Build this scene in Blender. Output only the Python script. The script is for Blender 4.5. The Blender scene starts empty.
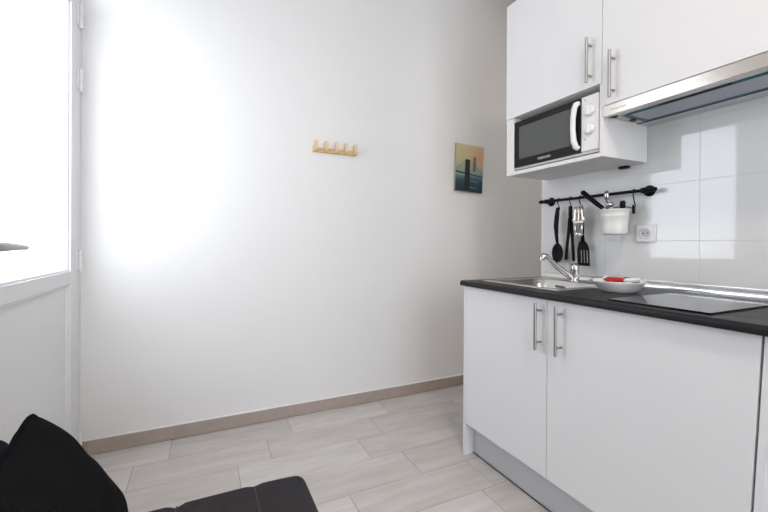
import bpy, bmesh, math, random
from mathutils import Vector, Matrix, noise
random.seed(4)
sc = bpy.context.scene
C = bpy.context.collection
PI = math.pi

# ------------------------------------------------------------------ materials
def mat(name, col, rough=.5, metal=0, spec=.5, bump=0, bscale=60, noise_amt=0, nscale=8, stretch=(1, 1, 1), coat=0, sheen=0, aniso=0):
    m = bpy.data.materials.new(name); m.use_nodes = True
    nt = m.node_tree; b = nt.nodes['Principled BSDF']
    b.inputs['Base Color'].default_value = (*col, 1)
    b.inputs['Roughness'].default_value = rough
    b.inputs['Metallic'].default_value = metal
    b.inputs['Specular IOR Level'].default_value = spec
    b.inputs['Coat Weight'].default_value = coat
    b.inputs['Sheen Weight'].default_value = sheen
    b.inputs['Anisotropic'].default_value = aniso
    tc = nt.nodes.new('ShaderNodeTexCoord'); mp = nt.nodes.new('ShaderNodeMapping')
    mp.inputs['Scale'].default_value = stretch
    nt.links.new(tc.outputs['Object'], mp.inputs[0])
    n = nt.nodes.new('ShaderNodeTexNoise'); n.inputs['Scale'].default_value = nscale; n.inputs['Detail'].default_value = 4
    nt.links.new(mp.outputs[0], n.inputs['Vector'])
    mix = nt.nodes.new('ShaderNodeMixRGB'); mix.blend_type = 'MIX'
    a = max(noise_amt, .015)
    mix.inputs[1].default_value = (*[c * (1 - a) for c in col], 1)
    mix.inputs[2].default_value = (*[min(1, c * (1 + a)) for c in col], 1)
    nt.links.new(n.outputs['Fac'], mix.inputs[0]); nt.links.new(mix.outputs[0], b.inputs['Base Color'])
    if bump:
        n2 = nt.nodes.new('ShaderNodeTexNoise'); n2.inputs['Scale'].default_value = bscale; n2.inputs['Detail'].default_value = 5
        nt.links.new(mp.outputs[0], n2.inputs['Vector'])
        bp = nt.nodes.new('ShaderNodeBump'); bp.inputs['Strength'].default_value = bump; bp.inputs['Distance'].default_value = .01
        nt.links.new(n2.outputs['Fac'], bp.inputs['Height']); nt.links.new(bp.outputs[0], b.inputs['Normal'])
    return m

WALL = mat('white_plaster', (.71, .705, .70), .9, bump=.05, bscale=5, spec=.08)
CEIL = mat('ceiling_paint', (.7, .69, .68), .8)
WHITE = mat('white_laminate', (.70, .70, .71), .38, spec=.35)
CARC = mat('white_carcass', (.70, .69, .67), .5, spec=.3)
PVC = mat('white_pvc', (.72, .725, .73), .45, spec=.3)
WORKTOP = mat('black_worktop', (.010, .0105, .0115), .42, bump=.15, bscale=45, noise_amt=.5, nscale=18, stretch=(1, .25, 1), spec=.26)
STEEL = mat('brushed_steel', (.60, .58, .55), .32, 1, bump=.03, bscale=150, stretch=(6, .2, 6))
HOODST = mat('hood_steel', (.66, .61, .55), .2, 1, bump=.02, bscale=150, stretch=(6, .15, 6))
HOODUN = mat('hood_underside', (.55, .56, .57), .45, .5)
FILTER = mat('filter_mesh', (.42, .44, .48), .45, .5, bump=.3, bscale=500)
TEAL = mat('blue_film', (.06, .16, .21), .4)
NICKEL = mat('satin_nickel', (.40, .38, .36), .36, 1)
CHROME = mat('chrome', (.45, .45, .46), .14, 1)
SINK = mat('sink_steel', (.62, .61, .59), .26, 1, bump=.02, bscale=90)
PLINTH = mat('plinth_grey', (.52, .53, .55), .42, .2, bump=.02, bscale=100, stretch=(1, .1, 1))
BLACK = mat('black_metal', (.004, .004, .004), .45, spec=.15)
NYLON = mat('black_nylon', (.004, .004, .0045), .5, spec=.12)
DARK = mat('dark_gap', (.02, .02, .02), .7)
GLASSBLK = mat('black_glass', (.006, .006, .007), .07, spec=.25)
MWBLK = mat('microwave_black', (.010, .0095, .009), .3, spec=.2)
MWWIN = mat('microwave_mesh', (.085, .088, .085), .35, spec=.3, bump=.05, bscale=400)
MWWHITE = mat('microwave_white', (.72, .71, .71), .3)
MWGREY = mat('microwave_grey', (.45, .45, .45), .4)
WOOD = mat('pale_wood', (.62, .40, .17), .5, noise_amt=.2, nscale=12, stretch=(1, 8, 8))
WOODL = mat('pale_wood_peg', (.66, .50, .28), .5, noise_amt=.15, nscale=12, stretch=(8, 8, 1))
ENAMEL = mat('cream_enamel', (.66, .66, .63), .35)
PLASTIC = mat('white_plastic', (.72, .72, .73), .3)
CERAMIC = mat('white_ceramic', (.82, .81, .80), .2, noise_amt=.05)
RED = mat('red_plastic', (.42, .012, .016), .35)
BROWNCH = mat('brown_wrap', (.07, .05, .045), .4)
FABRIC = mat('charcoal_fabric', (.030, .028, .031), .92, bump=.5, bscale=260, noise_amt=.2, nscale=30, spec=.08, sheen=.03)
FABRIC2 = mat('black_cushion_fabric', (.0065, .007, .0078), .95, bump=.35, bscale=220, noise_amt=.3, nscale=10, spec=.04, sheen=.0)
FABRIC3 = mat('navy_fabric', (.008, .009, .017), .9, bump=.4, bscale=220, spec=.06)
SEAM = mat('seam_thread', (.07, .065, .066), .9)
BASEB = mat('taupe_skirting_tile', (.36, .30, .265), .5, noise_amt=.16, nscale=14, spec=.3)
GROUTB = mat('skirting_grout', (.42, .39, .37), .8)
CAULK = mat('white_caulk', (.74, .73, .72), .6)

# the back wall skirting, plank tiles and glossy wall tiles
def tile_mat(name, c1, c2, rough, stretch, nscale, bump=0, bscale=3, spec=.5, bstr=(1, 1, 1), lean=0):
    m = bpy.data.materials.new(name); m.use_nodes = True
    nt = m.node_tree; b = nt.nodes['Principled BSDF']; b.inputs['Roughness'].default_value = rough
    b.inputs['Specular IOR Level'].default_value = spec
    at = nt.nodes.new('ShaderNodeAttribute'); at.attribute_name = 'tone'
    tc = nt.nodes.new('ShaderNodeTexCoord'); mp = nt.nodes.new('ShaderNodeMapping'); mp.inputs['Scale'].default_value = stretch
    nt.links.new(tc.outputs['Object'], mp.inputs[0])
    add = nt.nodes.new('ShaderNodeVectorMath'); add.operation = 'ADD'
    sc_ = nt.nodes.new('ShaderNodeVectorMath'); sc_.operation = 'SCALE'; sc_.inputs['Scale'].default_value = 31.
    nt.links.new(at.outputs['Vector'], sc_.inputs[0])
    nt.links.new(mp.outputs[0], add.inputs[0]); nt.links.new(sc_.outputs[0], add.inputs[1])
    n = nt.nodes.new('ShaderNodeTexNoise'); n.inputs['Scale'].default_value = nscale; n.inputs['Detail'].default_value = 6; n.inputs['Roughness'].default_value = .6
    nt.links.new(add.outputs[0], n.inputs['Vector'])
    mx = nt.nodes.new('ShaderNodeMath'); mx.operation = 'MULTIPLY_ADD'; mx.inputs[1].default_value = .75; 
    nt.links.new(n.outputs['Fac'], mx.inputs[0])
    m2 = nt.nodes.new('ShaderNodeMath'); m2.operation = 'MULTIPLY'; m2.inputs[1].default_value = .22
    sep = nt.nodes.new('ShaderNodeSeparateXYZ'); nt.links.new(at.outputs['Vector'], sep.inputs[0])
    nt.links.new(sep.outputs['X'], m2.inputs[0]); nt.links.new(m2.outputs[0], mx.inputs[2])
    r = nt.nodes.new('ShaderNodeValToRGB'); r.color_ramp.elements[0].color = (*c1, 1); r.color_ramp.elements[1].color = (*c2, 1)
    r.color_ramp.elements[0].position = .3; r.color_ramp.elements[1].position = .75
    nt.links.new(mx.outputs[0], r.inputs[0]); nt.links.new(r.outputs[0], b.inputs['Base Color'])
    if bump:
        mpb = nt.nodes.new('ShaderNodeMapping'); mpb.inputs['Scale'].default_value = bstr; nt.links.new(tc.outputs['Object'], mpb.inputs[0])
        n2 = nt.nodes.new('ShaderNodeTexNoise'); n2.inputs['Scale'].default_value = bscale; n2.inputs['Detail'].default_value = 1
        nt.links.new(mpb.outputs[0], n2.inputs['Vector'])
        bp = nt.nodes.new('ShaderNodeBump'); bp.inputs['Strength'].default_value = bump; bp.inputs['Distance'].default_value = .01
        nt.links.new(n2.outputs['Fac'], bp.inputs['Height']); nt.links.new(bp.outputs[0], b.inputs['Normal'])
        if lean:
            sy = nt.nodes.new('ShaderNodeSeparateXYZ'); nt.links.new(tc.outputs['Object'], sy.inputs[0])
            ml = nt.nodes.new('ShaderNodeMath'); ml.operation = 'MULTIPLY'; ml.inputs[1].default_value = lean; nt.links.new(sy.outputs['Y'], ml.inputs[0])
            b2 = nt.nodes.new('ShaderNodeBump'); b2.inputs['Strength'].default_value = 1; b2.inputs['Distance'].default_value = 1
            nt.links.new(ml.outputs[0], b2.inputs['Height']); nt.links.new(b2.outputs[0], bp.inputs['Normal'])
    return m
PLANK = tile_mat('whitewashed_plank_tile', (.44, .41, .39), (.62, .60, .58), .42, (1.2, 7, 1), 2.6, bump=.06, bscale=30, spec=.4)
GROUT = mat('floor_grout', (.26, .24, .22), .8)
WTILE = tile_mat('glossy_white_tile', (.66, .66, .655), (.68, .68, .675), .05, (1, 1, 1), 2, bump=.10, bscale=4.0, spec=.6, bstr=(1, .5, 1.5), lean=.028)
WGROUT = mat('tile_grout', (.60, .60, .59), .7)

# glass of the door: clear, a little reflective
GLASS = bpy.data.materials.new('door_glass'); GLASS.use_nodes = True
nt = GLASS.node_tree; nt.nodes.clear()
o_ = nt.nodes.new('ShaderNodeOutputMaterial'); mx_ = nt.nodes.new('ShaderNodeMixShader')
tr_ = nt.nodes.new('ShaderNodeBsdfTransparent'); gl_ = nt.nodes.new('ShaderNodeBsdfGlossy'); gl_.inputs['Roughness'].default_value = .05
tr_.inputs[0].default_value = (.95, .97, 1, 1)
mx_.inputs[0].default_value = .06
nt.links.new(tr_.outputs[0], mx_.inputs[1]); nt.links.new(gl_.outputs[0], mx_.inputs[2]); nt.links.new(mx_.outputs[0], o_.inputs[0])

def emit_mat(name, col, s):
    m = bpy.data.materials.new(name); m.use_nodes = True
    b = m.node_tree.nodes['Principled BSDF']
    b.inputs['Emission Color'].default_value = (*col, 1); b.inputs['Emission Strength'].default_value = s
    return m

# ------------------------------------------------------------------ mesh helpers (world coordinates)
def BM(): return bmesh.new()
def box(bm, x0, x1, y0, y1, z0, z1, bev=0, seg=2, mi=0):
    vs = [bm.verts.new((x, y, z)) for z in (z0, z1) for y in (y0, y1) for x in (x0, x1)]
    idx = [(0, 2, 3, 1), (4, 5, 7, 6), (0, 1, 5, 4), (2, 6, 7, 3), (0, 4, 6, 2), (1, 3, 7, 5)]
    fs = [bm.faces.new([vs[i] for i in f]) for f in idx]
    for f in fs: f.material_index = mi
    if bev:
        es = list({e for f in fs for e in f.edges})
        r = bmesh.ops.bevel(bm, geom=es, offset=bev, segments=seg, profile=.5, affect='EDGES')
        for f in r['faces']: f.material_index = mi; f.smooth = True
    return vs
def ring_frame(d):
    d = d.normalized(); a = Vector((0, 0, 1)) if abs(d.z) < .9 else Vector((1, 0, 0))
    u = d.cross(a).normalized(); return u, d.cross(u).normalized()
def tube(bm, pts, rad, seg=12, cap=True, mi=0, flat=None, closed=False):
    pts = [Vector(p) for p in pts]
    if not hasattr(rad, '__len__'): rad = [rad] * len(pts)
    rings = []; u = None; n = len(pts)
    for i, p in enumerate(pts):
        if closed: d = pts[(i + 1) % n] - pts[i - 1]
        else: d = (pts[min(i + 1, n - 1)] - pts[max(i - 1, 0)])
        d.normalize()
        if u is None: u, v = ring_frame(d)
        else:
            u = (u - d * u.dot(d)).normalized(); v = d.cross(u)
        rx = rad[i]; ry = rx
        if flat: rx, ry = rx * flat[0], ry * flat[1]
        rings.append([bm.verts.new(p + u * math.cos(2 * PI * k / seg) * rx + v * math.sin(2 * PI * k / seg) * ry) for k in range(seg)])
    m = n if closed else n - 1
    for i in range(m):
        a, b = rings[i], rings[(i + 1) % n]
        for k in range(seg):
            f = bm.faces.new((a[k], a[(k + 1) % seg], b[(k + 1) % seg], b[k])); f.smooth = True; f.material_index = mi
    if cap and not closed:
        for rg in (rings[0][::-1], rings[-1]):
            f = bm.faces.new([bm.verts.new(v.co) for v in rg]); f.material_index = mi
def cyl(bm, p0, p1, r0, r1=None, seg=24, mi=0): tube(bm, [p0, p1], [r0, r0 if r1 is None else r1], seg, mi=mi)
def lathe(bm, c, prof, axis='Z', seg=32, mi=0, sx=1, sy=1, wob=None):
    """prof: (r, h) pairs from bottom to top around the axis through c"""
    rings = []
    for r, h in prof:
        ring = []
        for k in range(seg):
            a = 2 * PI * k / seg; rr = r * (wob(a, h) if wob else 1)
            x, y = rr * math.cos(a) * sx, rr * math.sin(a) * sy
            p = {'Z': (x, y, h), 'X': (h, x, y), 'Y': (x, h, y)}[axis]
            ring.append(bm.verts.new(Vector(c) + Vector(p)))
        rings.append(ring)
    for a, b in zip(rings, rings[1:]):
        for k in range(seg):
            f = bm.faces.new((a[k], a[(k + 1) % seg], b[(k + 1) % seg], b[k])); f.smooth = True; f.material_index = mi
    for r in (rings[0][::-1], rings[-1]):
        f = bm.faces.new([bm.verts.new(v.co) for v in r]); f.material_index = mi
def prism(bm, poly, lo, hi, axis='Y', mi=0):
    """poly: 2D outline; axis Y -> (x,z), X -> (y,z), Z -> (x,y)"""
    def P(a, b, c): return {'Y': (a, c, b), 'X': (c, a, b), 'Z': (a, b, c)}[axis]
    A = [bm.verts.new(P(a, b, lo)) for a, b in poly]; B = [bm.verts.new(P(a, b, hi)) for a, b in poly]
    n = len(poly)
    fs = [bm.faces.new(A), bm.faces.new(B[::-1])] + [bm.faces.new((A[i], B[i], B[(i + 1) % n], A[(i + 1) % n])) for i in range(n)]
    for f in fs: f.material_index = mi
def rbox(bm, x0, x1, y0, y1, z0, z1, r, n=8, m=10, deform=None, mi=0):
    """soft box: dense rounded corners"""
    def axis(a, b):
        L = [a + r * (1 - math.cos(PI / 2 * i / n)) * 1.0 for i in range(n)]
        L += [a + r + (b - a - 2 * r) * i / m for i in range(m + 1)]
        L += [b - r * (1 - math.cos(PI / 2 * (n - 1 - i) / n)) for i in range(n)]
        return L
    X, Y, Z = axis(x0, x1), axis(y0, y1), axis(z0, z1)
    cache = {}
    def V(x, y, z):
        k = (round(x, 6), round(y, 6), round(z, 6))
        if k not in cache:
            p = Vector((x, y, z)); q = Vector((min(max(x, x0 + r), x1 - r), min(max(y, y0 + r), y1 - r), min(max(z, z0 + r), z1 - r)))
            d = p - q
            if d.length > 1e-9: p = q + d.normalized() * r
            if deform: p = Vector(deform(p))
            cache[k] = bm.verts.new(p)
        return cache[k]
    def grid(A, B, f):
        for i in range(len(A) - 1):
            for j in range(len(B) - 1):
                q = [f(A[i], B[j]), f(A[i + 1], B[j]), f(A[i + 1], B[j + 1]), f(A[i], B[j + 1])]
                try:
                    fa = bm.faces.new(q); fa.smooth = True; fa.material_index = mi
                except ValueError: pass
    for z in (z0, z1): grid(X, Y, lambda a, b: V(a, b, z))
    for y in (y0, y1): grid(X, Z, lambda a, b: V(a, y, b))
    for x in (x0, x1): grid(Y, Z, lambda a, b: V(x, a, b))
    bmesh.ops.recalc_face_normals(bm, faces=bm.faces)

WL = {}
def empty(name, loc, label=None, cat=None, group=None, kind=None, parent=None):
    o = bpy.data.objects.new(name, None); C.objects.link(o); o.empty_display_size = .05
    base = WL[parent] if parent else Vector((0, 0, 0))
    o.location = Vector(loc) - base; WL[o] = Vector(loc)
    if parent: o.parent = parent
    tag(o, label, cat, group, kind); return o
def tag(o, label=None, cat=None, group=None, kind=None):
    if label: o['label'] = label
    if cat: o['category'] = cat
    if group: o['group'] = group
    if kind: o['kind'] = kind
    return o
def obj(name, bm, mats, parent=None, label=None, cat=None, group=None, kind=None, loc=None, smooth=False, fix=True):
    if fix: bmesh.ops.recalc_face_normals(bm, faces=bm.faces)
    xs = [v.co for v in bm.verts]
    if loc is None:
        lo = Vector([min(c[i] for c in xs) for i in range(3)]); hi = Vector([max(c[i] for c in xs) for i in range(3)])
        loc = (lo + hi) / 2
        if parent is None: loc.z = lo.z
    loc = Vector(loc)
    bmesh.ops.translate(bm, verts=bm.verts, vec=-loc)
    me = bpy.data.meshes.new(name); bm.to_mesh(me); bm.free()
    if smooth:
        for p in me.polygons: p.use_smooth = True
    for m in (mats if isinstance(mats, (list, tuple)) else [mats]): me.materials.append(m)
    o = bpy.data.objects.new(name, me); C.objects.link(o)
    o.location = loc - (WL[parent] if parent else Vector((0, 0, 0))); WL[o] = loc
    if parent: o.parent = parent
    return tag(o, label, cat, group, kind)
def bx(name, dims, m, parent=None, bev=0, **k):
    bm = BM(); box(bm, *dims, bev=bev); return obj(name, bm, m, parent, **k)
def struct(name, dims, m, **k): return bx(name, dims, m, kind='structure', **k)
def dup(root, delta, label=None, group=None):
    def cp(o, par):
        c = o.copy(); C.objects.link(c)
        if par: c.parent = par
        for ch in list(o.children): cp(ch, c)
        return c
    r = cp(root, None); r.location = Vector(root.location) + Vector(delta)
    if label: r['label'] = label
    if group: r['group'] = group
    return r

# ------------------------------------------------------------------ room shell
XL = -2.395            # inner face of the left wall
YE = -.762             # free end of the kitchen partition
HC = 3.2
struct('wall_back', (-2.6, 1.7, 0, .12, 0, HC), WALL)
struct('wall_right', (.012, .12, -4.3, YE, 0, HC), WALL)          # the partition behind the kitchen
struct('wall_passage', (1.6, 1.7, -4.3, 0, 0, HC), WALL)
bm = BM()
box(bm, XL - .12, XL, -4.3, -1.12, 0, HC); box(bm, XL - .12, XL, -1.12, 0, 2.54, HC)
obj('wall_left', bm, WALL, kind='structure')
bm = BM()
box(bm, -2.6, -2.1, -4.42, -4.3, 0, HC); box(bm, -.2, 1.7, -4.42, -4.3, 0, HC); box(bm, -2.1, -.2, -4.42, -4.3, 0, .1); box(bm, -2.1, -.2, -4.42, -4.3, 2.5, HC)
obj('wall_rear', bm, WALL, kind='structure')
bm = BM()
for a, b, c, d in ((-2.1, -2.04, .1, 2.5), (-.26, -.2, .1, 2.5), (-2.04, -.26, .1, .16), (-2.04, -.26, 2.44, 2.5), (-1.18, -1.12, .16, 2.44)): box(bm, a, b, -4.40, -4.33, c, d, bev=.003)
wf = obj('fill_window_1', bm, PVC, kind='structure')  # unseen rear window, added as a broad soft fill source
bx('fill_window_glass', (-2.04, -.26, -4.37, -4.365, .16, 2.44), GLASS, wf)
struct('ceiling', (-2.6, 1.7, -4.42, .12, HC, HC + .1), CEIL)

# floor: plank tiles over grout
bm = BM(); lay = bm.loops.layers.color.new('tone')
def tiles(bm, lay, rects, z0, z1, bev, ax='Z', mi=0):
    for (a0, a1, b0, b1) in rects:
        before = set(bm.faces)
        if ax == 'Z': box(bm, a0, a1, b0, b1, z0, z1, bev=bev, seg=1, mi=mi)
        elif ax == 'X': box(bm, z0, z1, a0, a1, b0, b1, bev=bev, seg=1, mi=mi)
        elif ax == 'Y': box(bm, a0, a1, z0, z1, b0, b1, bev=bev, seg=1, mi=mi)
        t = (random.random(), random.random(), random.random(), 1)
        for f in set(bm.faces) - before:
            f.smooth = False
            for l in f.loops: l[lay] = t
box(bm, -2.6, 1.7, -4.42, .12, -.05, -.0015, mi=1)
rects = []
PL, PW = .621, .2135
known = [(-1.962), (-2.113), (-1.655), (-.870)]
for r in range(21):
    y1 = -.004 - r * PW; y0 = y1 - PW
    off = known[r] if r < 4 else random.uniform(-2, -1.4)
    x = off - PL * math.ceil((off + 2.6) / PL)
    while x < 1.7:
        rects.append((max(x, -2.6) + .0013, min(x + PL, 1.7) - .0013, y0 + .0013, y1 - .0013)); x += PL
tiles(bm, lay, [q for q in rects if q[1] - q[0] > .02], -.01, 0, .0012)
obj('floor', bm, [PLANK, GROUT], kind='structure', loc=(0, 0, 0))

# tiled skirting of the back wall
bm = BM()
box(bm, XL, 1.6, -.008, 0, .004, .0755, mi=1)
xs = [-2.37, -1.962, -1.332, -.714, -.09, .53, 1.15, 1.6]
for a, b in zip(xs, xs[1:]): box(bm, a + .0025, b - .0025, -.012, 0, .002, .075, bev=.0015, seg=1)
box(bm, XL, 1.6, -.011, 0, .0755, .080, mi=2)
obj('baseboard_back', bm, [BASEB, GROUTB, CAULK], kind='structure')
bm = BM(); box(bm, XL, XL + .012, -4.3, -1.14, .002, .075, mi=0)
obj('baseboard_left', bm, BASEB, kind='structure')

# glossy wall tiles on the partition
bm = BM(); lay = bm.loops.layers.color.new('tone')
box(bm, .0012, .012, -4.0, YE, .06, 2.6, mi=1)
rects = []
zz = [.861 + .246 * k for k in range(-3, 8)]
yy = [YE - .401 * k for k in range(9)]
for z in zz[:-1]:
    for a, b in zip(yy[1:], yy): rects.append((max(a, -4.) + .0006, b - .0006, z + .0006, z + .246 - .0006))
tiles(bm, lay, rects, 0, .008, .0004, 'X')
obj('trim_1', bm, [WTILE, WGROUT], kind='structure', label='glossy white wall tiles behind the kitchen', loc=(0, 0, 0))

# ------------------------------------------------------------------ door and frame in the left wall
XD = -2.371
bm = BM()
box(bm, XL - .08, XD, -.052, 0, 0, 2.54, bev=.002); box(bm, XL - .08, XD, -1.14, -1.08, 0, 2.54, bev=.002)
box(bm, XL - .08, XD, -1.08, -.052, 2.30, 2.345, bev=.002); box(bm, XL - .08, XD, -1.08, -.052, 2.49, 2.54, bev=.002)
box(bm, XL - .08, XD, -1.035, -.745, 2.343, 2.492, bev=.002)
t2 = obj('trim_2', bm, PVC, kind='structure')
bx('transom_glass', (XD - .05, XD - .045, -1.08, -.052, 2.343, 2.492), GLASS, t2)
door = empty('door_1', (XD - .03, -.06, .01), kind='structure')
y0, y1 = -1.075, -.055
bm = BM()
box(bm, XD - .055, XD, -.163, y1, .01, 2.295, bev=.002)       # hinge stile
box(bm, XD - .055, XD, y0, -.864, .01, 2.295, bev=.002)      # lock stile
obj('door_stiles', bm, PVC, door)
bx('door_rail', (XD - .055, XD - .0005, -.864, -.163, .893, .952), PVC, door, bev=.002, label='white middle rail under the glass')
bm = BM(); box(bm, XD - .055, XD - .0005, -.864, -.163, 2.215, 2.295, bev=.002); obj('door_rail', bm, PVC, door, label='white top rail above the glass')
bm = BM(); box(bm, XD - .055, XD - .0005, -.864, -.163, .01, .11, bev=.002); obj('door_rail', bm, PVC, door, label='white bottom rail')
bm = BM()
box(bm, XD - .04, XD - .018, -.866, -.161, .105, .897)
for a, b, c, d in ((-.864, -.851, .11, .893), (-.176, -.163, .11, .893)): box(bm, XD - .03, XD - .008, a, b, c, d, bev=.003)
for c, d in ((.11, .123), (.88, .893)): box(bm, XD - .03, XD - .008, -.851, -.176, c, d, bev=.003)
obj('door_panel', bm, PVC, door, label='recessed white lower panel')
bm = BM()
for a, b, c, d in ((-.864, -.855, .952, 2.215), (-.172, -.163, .952, 2.215)): box(bm, XD - .03, XD - .01, a, b, c, d, bev=.002)
for c, d in ((.952, .961), (2.206, 2.215)): box(bm, XD - .03, XD - .01, -.855, -.172, c, d, bev=.002)
obj('glazing_bead', bm, PVC, door)
bx('door_glass', (XD - .034, XD - .030, -.86, -.168, .957, 2.21), GLASS, door, label='clear glass pane with bright daylight behind')
for (a, b) in ((2.144, 2.265), (1.833, 1.943), (.942, 1.048), (.052, .164)):
    bm = BM(); m_ = (a + b) / 2
    cyl(bm, (XD + .011, -.054, a), (XD + .011, -.054, m_ - .003), .0085, seg=14)
    cyl(bm, (XD + .011, -.054, m_ + .003), (XD + .011, -.054, b), .0085, seg=14)
    cyl(bm, (XD + .011, -.054, a + .004), (XD + .011, -.054, b - .004), .005, seg=10)
    box(bm, XD, XD + .006, -.085, -.025, a + .008, b - .008, bev=.001)
    obj('hinge', bm, PVC, door)
bm = BM()
box(bm, XD, XD + .012, -1.045, -1.005, .95, 1.16, bev=.004)
pl_ = obj('handle_plate', bm, NICKEL, door)
bm = BM()
tube(bm, [(XD + .012, -1.025, 1.074), (XD + .045, -1.025, 1.074)], .011, 16)
tube(bm, [(XD + .052, -1.040, 1.076), (XD + .052, -1.02, 1.076), (XD + .052, -.94, 1.075), (XD + .051, -.842, 1.071), (XD + .051, -.838, 1.071)], [.014, .0185, .015, .0095, .008], 20, flat=(1, .8))
obj('handle_lever', bm, NICKEL, door)

# ------------------------------------------------------------------ lower cabinet run
XF = -.5875
def bar_handle(name, x, y, z0, z1, face, parent, lab=None):
    bm = BM()
    cyl(bm, (x, y, z0), (x, y, z1), .0062, seg=16)
    L = z1 - z0
    for z in (z0 + L * .16, z1 - L * .16): cyl(bm, (x, y, z), (face + .0005, y, z), .0045, seg=12)
    return obj(name, bm, NICKEL, parent, label=lab)
cab = empty('base_cabinet', (-.3, -1.38, 0), 'white two-door base cabinet under the sink and black worktop', 'cabinet')
bx('side_panel', (XF, -.01, -.8145, -.797, 0, .874), WHITE, cab, bev=.001)
bm = BM(); vs = box(bm, XF + .001, -.01, 0, 1, 0, .874)
for v in vs: v.co.y = -1.971 + (.871 - v.co.z) * .044 - (.006 if v.co.y > .5 else .023)
obj('side_panel', bm, WHITE, cab)
bm = BM(); box(bm, XF + .02, -.01, -1.93, -.8145, .150, .166); box(bm, -.03, -.01, -1.93, -.8145, .166, .874)
box(bm, XF + .022, -.03, -1.335, -1.319, .166, .86); obj('carcass', bm, CARC, cab)
d1 = bx('door', (XF, XF + .018, -1.3275, -.8165, .164, .871), WHITE, cab, bev=.0012)
bar_handle('handle', -.62, -1.299, .669, .855, XF, d1, 'satin nickel bar handle')
bm = BM(); vs = box(bm, XF, XF + .018, -1.966, -1.3305, .164, .871)
lean_ = lambda z: -1.971 + (.871 - z) * .044
for v in vs:
    if v.co.y < -1.9: v.co.y = lean_(v.co.z)    # the door hangs a little out of true
d2 = obj('door', bm, WHITE, cab)
bar_handle('handle', -.62, -1.3965, .669, .855, XF, d2, 'satin nickel bar handle')
bx('plinth', (XF + .055, XF + .068, -1.940, -.8145, .004, .150), PLINTH, cab, label='grey recessed plinth')
bx('plinth_seal', (XF + .052, XF + .07, -1.940, -.8145, 0, .004), DARK, cab)

# worktop with a post-formed front edge and a cut-out for the sink
bm = BM()
x0, x1 = -.612, -.004; zt, zb = .900, .8745; r = .012
prof = [(x1, zb), (x1, zt)]
prof += [(x0 + r - r * math.sin(a), zt - r + r * math.cos(a)) for a in [PI / 2 * k / 6 for k in range(7)]]
prof += [(x0 + .004 - .004 * math.cos(a), zb + .004 - .004 * math.sin(a)) for a in [PI / 2 * k / 3 for k in range(4)]]
sx0, sx1, sy0, sy1 = -.475, -.145, -1.275, -.885
prism(bm, prof, -2.7, sy0); prism(bm, prof, sy1, -.797)
fr = [(p[0] if p[0] < -.5 else sx0, p[1]) for p in prof]; prism(bm, fr, sy0, sy1)
box(bm, sx1, x1, sy0, sy1, zb, zt)
obj('worktop', bm, WORKTOP, label='black stone-look worktop running along the tiled wall', cat='worktop')
# upstand trim
bm = BM()
prism(bm, [(-.0005, .9002), (-.0005, .932), (-.004, .932)] + [(-.004 - .028 * math.sin(t), .904 + .026 * math.cos(t)) for t in [PI / 2 * k / 10 for k in range(11)]] + [(-.032, .9002)], -2.7, -.800)
obj('sealing_strip', bm, mat('aluminium_strip', (.80, .80, .80), .22, .9), label='silver sealing strip along the back of the worktop', cat='trim')
# far end panel of the run, out beyond the frame
bx('end_panel', (XF + .001, -.01, -2.7, -2.682, 0, .874), WHITE, label='white end panel holding up the near end of the worktop', cat='panel', bev=.001)

# ------------------------------------------------------------------ sink
sk = empty('sink', (-.28, -1.08, .9), 'square stainless steel inset sink in the black worktop', 'sink')
bm = BM()
X0, X1, Y0, Y1, ZR = -.512, -.040, -1.312, -.850, .9035
bx0, bx1, by0, by1 = -.470, -.150, -1.270, -.890
def rr(x0, x1, y0, y1, r, z, n=6):
    P = []
    for cx, cy, a0 in ((x1 - r, y1 - r, 0), (x0 + r, y1 - r, PI / 2), (x0 + r, y0 + r, PI), (x1 - r, y0 + r, 1.5 * PI)):
        for k in range(n + 1): a = a0 + PI / 2 * k / n; P.append((cx + r * math.cos(a), cy + r * math.sin(a), z))
    return P
loops = [rr(X0, X1, Y0, Y1, .015, .9003), rr(X0 + .001, X1 - .001, Y0 + .001, Y1 - .001, .015, ZR), rr(X0 + .010, X1 - .010, Y0 + .010, Y1 - .010, .012, ZR + .002),
         rr(X0 + .016, X1 - .016, Y0 + .016, Y1 - .016, .012, ZR - .0005), rr(bx0 - .006, bx1 + .006, by0 - .006, by1 + .006, .062, ZR - .0008), rr(bx0, bx1, by0, by1, .058, ZR - .006),
         rr(bx0 + .006, bx1 - .006, by0 + .006, by1 - .006, .055, .80), rr(bx0 + .02, bx1 - .02, by0 + .02, by1 - .02, .045, .768), rr(bx0 + .05, bx1 - .05, by0 + .05, by1 - .05, .03, .764)]
V = [[bm.verts.new(p) for p in L] for L in loops]
for a, b in zip(V, V[1:]):
    n = len(a)
    for k in range(n):
        f = bm.faces.new((a[k], a[(k + 1) % n], b[(k + 1) % n], b[k])); f.smooth = True
bm.faces.new(V[-1])
obj('basin', bm, SINK, sk)
bm = BM(); lathe(bm, (-.31, -1.08, .764), [(.040, .0003), (.040, .003), (.030, .004), (.028, .001)], seg=28); obj('drain', bm, CHROME, sk)
bm = BM()
for k, dy in enumerate((-.024, -.012, 0, .012, .024)): box(bm, -.1585, -.1545, -1.025 + dy - .0022, -1.025 + dy + .0022, .866, .877, bev=.001)
obj('overflow_slot', bm, DARK, sk, label='row of dark overflow slots')

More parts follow.
